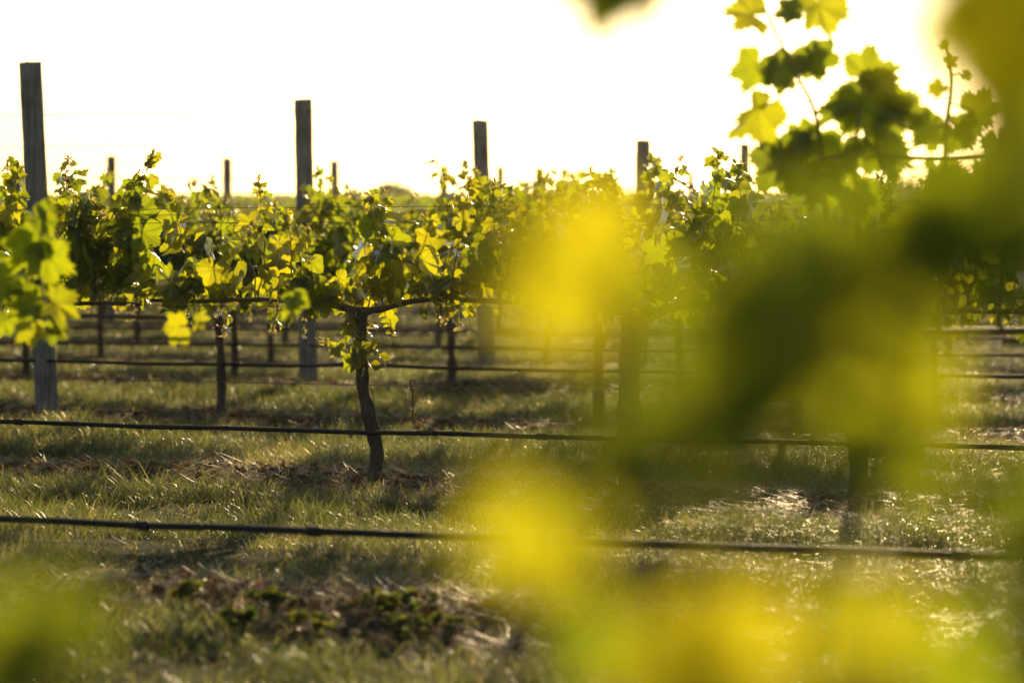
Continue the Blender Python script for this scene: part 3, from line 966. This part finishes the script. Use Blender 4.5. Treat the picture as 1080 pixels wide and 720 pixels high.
tree(410, 150, 2.2, 2.0, 'small rounded tree on the skyline left of the thick leafy post', 1)
tree(432, 165, 1.7, 2.6, 'low spreading tree on the skyline beside the small rounded one', 2)
tree(655, 170, 2.0, 4.5, 'low hazy tree on the skyline left of the silhouetted post', 3)
tree(905, 160, 2.4, 5.0, 'hazy tree on the skyline behind the tall blurred shoots', 4)

# ------------------------------------------------------------------ dead leaves and clods on the bare strips
LITTER = leafy('dead_leaf', [(0.0, (0.07, 0.035, 0.018)), (1.0, (0.20, 0.11, 0.055))], [(0.0, (0.10, 0.04, 0.015)), (1.0, (0.30, 0.14, 0.05))], 0.3, 0.3, 0.5)
mb, mc = MB(), MB()
r4 = np.random.default_rng(404)
for k in range(0, 4):
    lo, hi = row_t_at_px(k, -200), row_t_at_px(k, 1280)
    for i in range(int((hi - lo) * 60)):
        p = row_s(k) * N + r4.uniform(lo, hi) * U + N * r4.normal(0, 0.24); p[2] = gz(p[0], p[1]) + .008
        put_leaf(mb, p, [r4.normal(), r4.normal(), r4.uniform(-.1, .5)], [0.5 * r4.normal(), 0.5 * r4.normal(), 1], r4.uniform(.018, .045), r4.random(), LO, 0, r4)
    for i in range(int((hi - lo) * 55)):
        p = row_s(k) * N + r4.uniform(lo, hi) * U + N * r4.normal(0, 0.22); p[2] = gz(p[0], p[1]) + .003
        n = 7; rad = r4.uniform(.006, .022)
        V = []
        for a_ in range(4):
            ph = math.pi * (a_ + .5) / 4
            for b_ in range(n):
                t = 2 * math.pi * b_ / n
                V.append(rad * r4.uniform(.7, 1.25) * np.array([math.sin(ph) * math.cos(t), math.sin(ph) * math.sin(t), .75 * math.cos(ph)]))
        V = np.array(V) + p
        F = np.array([[a_ * n + b_, (a_ + 1) * n + b_, (a_ + 1) * n + (b_ + 1) % n, a_ * n + (b_ + 1) % n] for a_ in range(3) for b_ in range(n)])
        mc.add(V, [F, np.array([[b_, (b_ + 1) % n, 0] for b_ in range(1, n - 1)])])
tag(mb.build('leaf_litter', LITTER), 'curled brown dead leaves scattered on the bare strips', 'leaf litter', None, 'stuff')
tag(mc.build('soil_clods', SOIL), 'crumbled soil clods lying along the bare strips', 'soil', None, 'stuff')

# ------------------------------------------------------------------ weeds and stone on the bare strip
def weed(px, py, n, spread, label, seed, h=0.05):
    r_ = np.random.default_rng(seed)
    d = CAM_Z * FPX / (py - 270); x = (px - 540) / FPX * d
    root = empty('weed', (x, d, gz(x, d))); tag(root, label, 'weed', 'weeds on the bare strip')
    st, fo = MB(), MB()
    for i in range(n):
        a = r_.uniform(0, 6.28); q = spread * math.sqrt(r_.random())
        hh = h * r_.uniform(.5, 1.3)
        g0 = np.array([math.cos(a) * q * .4, math.sin(a) * q * .4, -0.01]); e = np.array([math.cos(a) * q, math.sin(a) * q * .8, hh])
        V, F = tube(np.array([g0, (g0 + e) / 2 + [0, 0, hh * .2], e]), 0.0014, 4, False); st.add(V, F)
        for m in range(3):
            dd = nrm(np.array([math.cos(a + m * 2.1), math.sin(a + m * 2.1), r_.uniform(-.2, .5)]))
            put_leaf(fo, e, dd, np.array([0, 0, 1]) + .5 * r_.standard_normal(3), r_.uniform(.014, .030), r_.random(), LO, 0, r_)
    st.build('stem', GREENSTEM, root); fo.build('leaves', [WEED], root)


weed(248, 668, 18, 0.05, 'small sunlit weed growing beside the dark stone', 1)
weed(292, 656, 16, 0.08, 'low leafy weed on bare soil right of the dark stone', 2)
weed(410, 655, 36, 0.13, 'wide patch of broad leaved weed left of the yellow blurred leaf', 3, 0.05)
weed(455, 668, 24, 0.12, 'dark weed at the edge of the yellow blurred leaf', 4, 0.04)
weed(192, 648, 16, 0.04, 'tiny weed above and left of the dark stone', 5)
weed(330, 668, 12, 0.08, 'sparse weed between the sunlit weed and the wide patch', 6)

d = CAM_Z * FPX / (676 - 270); x = (213 - 540) / FPX * d
b = MB(); nu, nv = 18, 10
r_ = np.random.default_rng(5)
V = []
for i in range(nv + 1):
    ph = math.pi * i / nv
    for j in range(nu):
        a = 2 * math.pi * j / nu
        k = 1 + 0.10 * math.sin(3 * a + 2 * ph) + 0.06 * r_.standard_normal()
        V.append([0.062 * k * math.sin(ph) * math.cos(a), 0.045 * k * math.sin(ph) * math.sin(a), 0.030 * k * math.cos(ph)])
q = [[i * nu + j, (i + 1) * nu + j, (i + 1) * nu + (j + 1) % nu, i * nu + (j + 1) % nu] for i in range(nv) for j in range(nu)]
b.add(np.array(V), [np.array(q)])
o = b.build('stone', STONE); o.location = (x, d, gz(x, d) + 0.012)
tag(o, 'dark rounded stone half sunk in the bare strip among weeds', 'stone')

# ------------------------------------------------------------------ the vine right in front of the lens
def near_vine():
    base = np.array([0.22, 1.22, gz(0.22, 1.22)])
    root = empty('grapevine', base); tag(root, 'vine right in front of the lens, melted into yellow and dark green blurs', 'grapevine')
    r_ = np.random.default_rng(909)
    tm, head = trunk_mesh(np.zeros(3), r_, 0.04, 0.66); tm.build('trunk', BARK, root)
    cb = MB()
    arms = []
    for sgn, ln in ((-1, 0.95), (1, 0.8)):
        cp = cordon_path(head, sgn * U, ln, r_, 0.70); arms.append(cp)
        V, F = tube(cp, np.linspace(0.02, 0.008, len(cp)), 9); cb.add(V, F)
    cb.build('cordon', CANE, root)
    cord = np.vstack(arms)

    def shoot(path, leaves, name='shoot'):
        st, fo = MB(), MB()
        pts = [rel(base, *p) for p in path]
        j = cord[np.argmin(np.linalg.norm(cord - (pts[0] - [0, 0, .15]), axis=1))]
        pp = smooth_path(np.array([j, j * .5 + pts[0] * .5] + pts), 30)
        V, F = tube(pp, np.linspace(0.0035, 0.0018, 30), 6); st.add(V, F)
        for (px, py, d, size, tipx, tipz, tilt, tone, deep) in leaves:
            for lay in range(deep + 1):        # leaves stacked in depth, the ones behind shading the front one
                tipd = nrm([tipx + .35 * lay * r_.standard_normal(), 0.15 * r_.standard_normal(), tipz + .35 * lay * r_.standard_normal()])
                nor = nrm([tilt, -1.0, 0.35])
                c = rel(base, px, py, d) + SUN_DIR * 0.035 * lay
                sz = size * (1 if lay == 0 else 0.95)
                bpt = c - tipd * sz * 0.4
                i = np.argmin(np.linalg.norm(pp - bpt, axis=1))
                V, F = tube(np.array([pp[i], (pp[i] + bpt) / 2 + [0, 0, .004], bpt]), 0.0013, 5, False); st.add(V, F)
                put_leaf(fo, bpt, tipd, nor, sz, tone, HI, 0, r_)
        so = st.build('shoot', GREENSTEM, root); fo.build('leaves', [LEAF, TIP], so)

    # shoot rising left of centre: the bright yellow leaves
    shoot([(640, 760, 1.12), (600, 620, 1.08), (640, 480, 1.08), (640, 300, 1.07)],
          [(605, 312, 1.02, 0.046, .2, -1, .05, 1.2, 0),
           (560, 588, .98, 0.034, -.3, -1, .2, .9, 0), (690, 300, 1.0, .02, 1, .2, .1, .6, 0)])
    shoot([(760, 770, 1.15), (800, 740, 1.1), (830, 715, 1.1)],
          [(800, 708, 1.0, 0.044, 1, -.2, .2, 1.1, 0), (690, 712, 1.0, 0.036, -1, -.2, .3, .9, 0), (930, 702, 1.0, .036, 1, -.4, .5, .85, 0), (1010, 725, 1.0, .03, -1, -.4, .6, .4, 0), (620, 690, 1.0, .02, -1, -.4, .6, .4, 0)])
    # leaves on the right, some stacked one behind the other
    shoot([(900, 760, 1.2), (930, 600, 1.18), (960, 400, 1.15), (1000, 260, 1.15)],
          [(925, 420, 1.08, 0.046, .1, -1, .1, .7, 0), (945, 500, 1.05, .026, -.3, -1, .1, .6, 0), (880, 480, 1.0, .022, -.3, -1, .1, .4, 0),
           (750, 350, .95, 0.020, -.3, -1, .2, .1, 1), (775, 445, .95, 0.020, -.2, -1, .2, .1, 1), (800, 300, 1.0, 0.022, -.3, -1, .2, .2, 1), (805, 385, .98, 0.024, -.3, -1, .2, .6, 1),
           (865, 330, 1.0, 0.024, -.6, -.6, .2, .7, 1), (760, 500, .92, .016, .2, -1, .2, .3, 1), (860, 400, 1.0, .02, .2, -1, 1.0, .3, 0), (840, 250, 1.0, .018, .2, -1, .9, .4, 0), (862, 268, .95, .020, .2, -1, .3, .3, 1), (815, 330, .93, .016, .2, -1, .3, .2, 1), (835, 430, .93, .016, -.2, -1, 1.0, .3, 0),
           (925, 280, 1.0, 0.026, -1, -.3, .2, .6, 1), (985, 245, 1.0, .026, .3, -.6, .1, .4, 1), (1005, 295, 1.0, .024, .3, -.6, .1, .3, 2), (1060, 240, 1.02, .032, .3, .8, .1, .2, 2),
           (940, 215, 1.0, .018, -.4, .8, .8, .4, 0), (700, 400, .95, .016, -.4, -1, .8, .4, 0),
           (655, 490, .90, .018, -.3, -1, .1, .1, 2), (615, 505, .88, .014, -.6, -1, .1, .1, 1), (705, 470, .92, .014, -1, -.3, .2, .2, 1)])
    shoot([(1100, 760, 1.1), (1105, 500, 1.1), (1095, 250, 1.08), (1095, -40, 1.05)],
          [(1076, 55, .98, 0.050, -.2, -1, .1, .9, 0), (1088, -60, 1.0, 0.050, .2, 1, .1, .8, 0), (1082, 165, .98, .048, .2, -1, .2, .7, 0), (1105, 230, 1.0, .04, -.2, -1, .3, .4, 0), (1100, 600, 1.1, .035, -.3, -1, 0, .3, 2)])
    shoot([(60, 790, 1.1), (50, 740, 1.08), (40, 680, 1.05)],
          [(55, 645, 1.0, 0.034, .1, 1, 1.9, 0.1, 0), (-12, 690, 1.0, .030, -1, .2, 1.2, .5, 0), (30, 735, 1.0, .036, .6, -1, 1.9, .1, 1)])
    # a shoot arching over the top
    shoot([(720, 770, 1.5), (800, 400, 1.6), (760, 50, 1.8), (650, -70, 1.95)],
          [(634, -4, 1.6, 0.046, -.2, -1, .1, .1, 1)])
    # small leaf tips added and tilted to mirror the sun as pale blurred discs
    glint = nrm(SUN_DIR + np.array([0, -1.0, 0]))
    for (px, py, d, size) in ((533, 388, .98, .022), (808, 478, .97, .024), (1050, 618, 1.2, .020), (690, 556, 1.1, .016), (735, 545, .98, .02), (900, 570, 1.05, .018)):
        fo, st = MB(), MB()
        p = rel(base, px, py, d)
        for q in range(3):
            put_leaf(fo, p + 0.004 * r_.standard_normal(3), [math.cos(q * 2.1), math.sin(q * 2.1), 0], glint + 0.07 * r_.standard_normal(3), size * .40, .5, MID, 0, r_)
        j = cord[np.argmin(np.linalg.norm(cord - p, axis=1))]
        V, F = tube(smooth_path(np.array([j, j * .5 + p * .5 + [0.01, 0.01, 0], p]), 12), 0.0009, 5); st.add(V, F)
        so = st.build('shoot', GREENSTEM, root); fo.build('leaves', [LEAF, TIP], so)


near_vine()


# ------------------------------------------------------------------ thin warm haze added to stand in for lens glare
def haze():
    b = MB()
    x0, x1, y0, y1, z0, z1 = -620, 620, -320, 1040, -1.5, 9.0
    V = np.array([[x, y, z] for z in (z0, z1) for y in (y0, y1) for x in (x0, x1)], float)
    b.add(V, [np.array([[0, 2, 3, 1], [4, 5, 7, 6], [0, 1, 5, 4], [2, 6, 7, 3], [0, 4, 6, 2], [1, 3, 7, 5]])])
    m, nt, out = new_mat('glare_haze')
    v = nt.nodes.new('ShaderNodeVolumePrincipled')
    v.inputs['Color'].default_value = (0.95, 0.88, 0.76, 1); v.inputs['Density'].default_value = 0.0002; v.inputs['Anisotropy'].default_value = 0.9
    nt.links.new(v.outputs[0], out.inputs['Volume'])
    o = b.build('haze', m, smooth=False)
    tag(o, 'thin warm haze added to imitate lens glare towards the low sun', None, None, 'stuff')


haze()
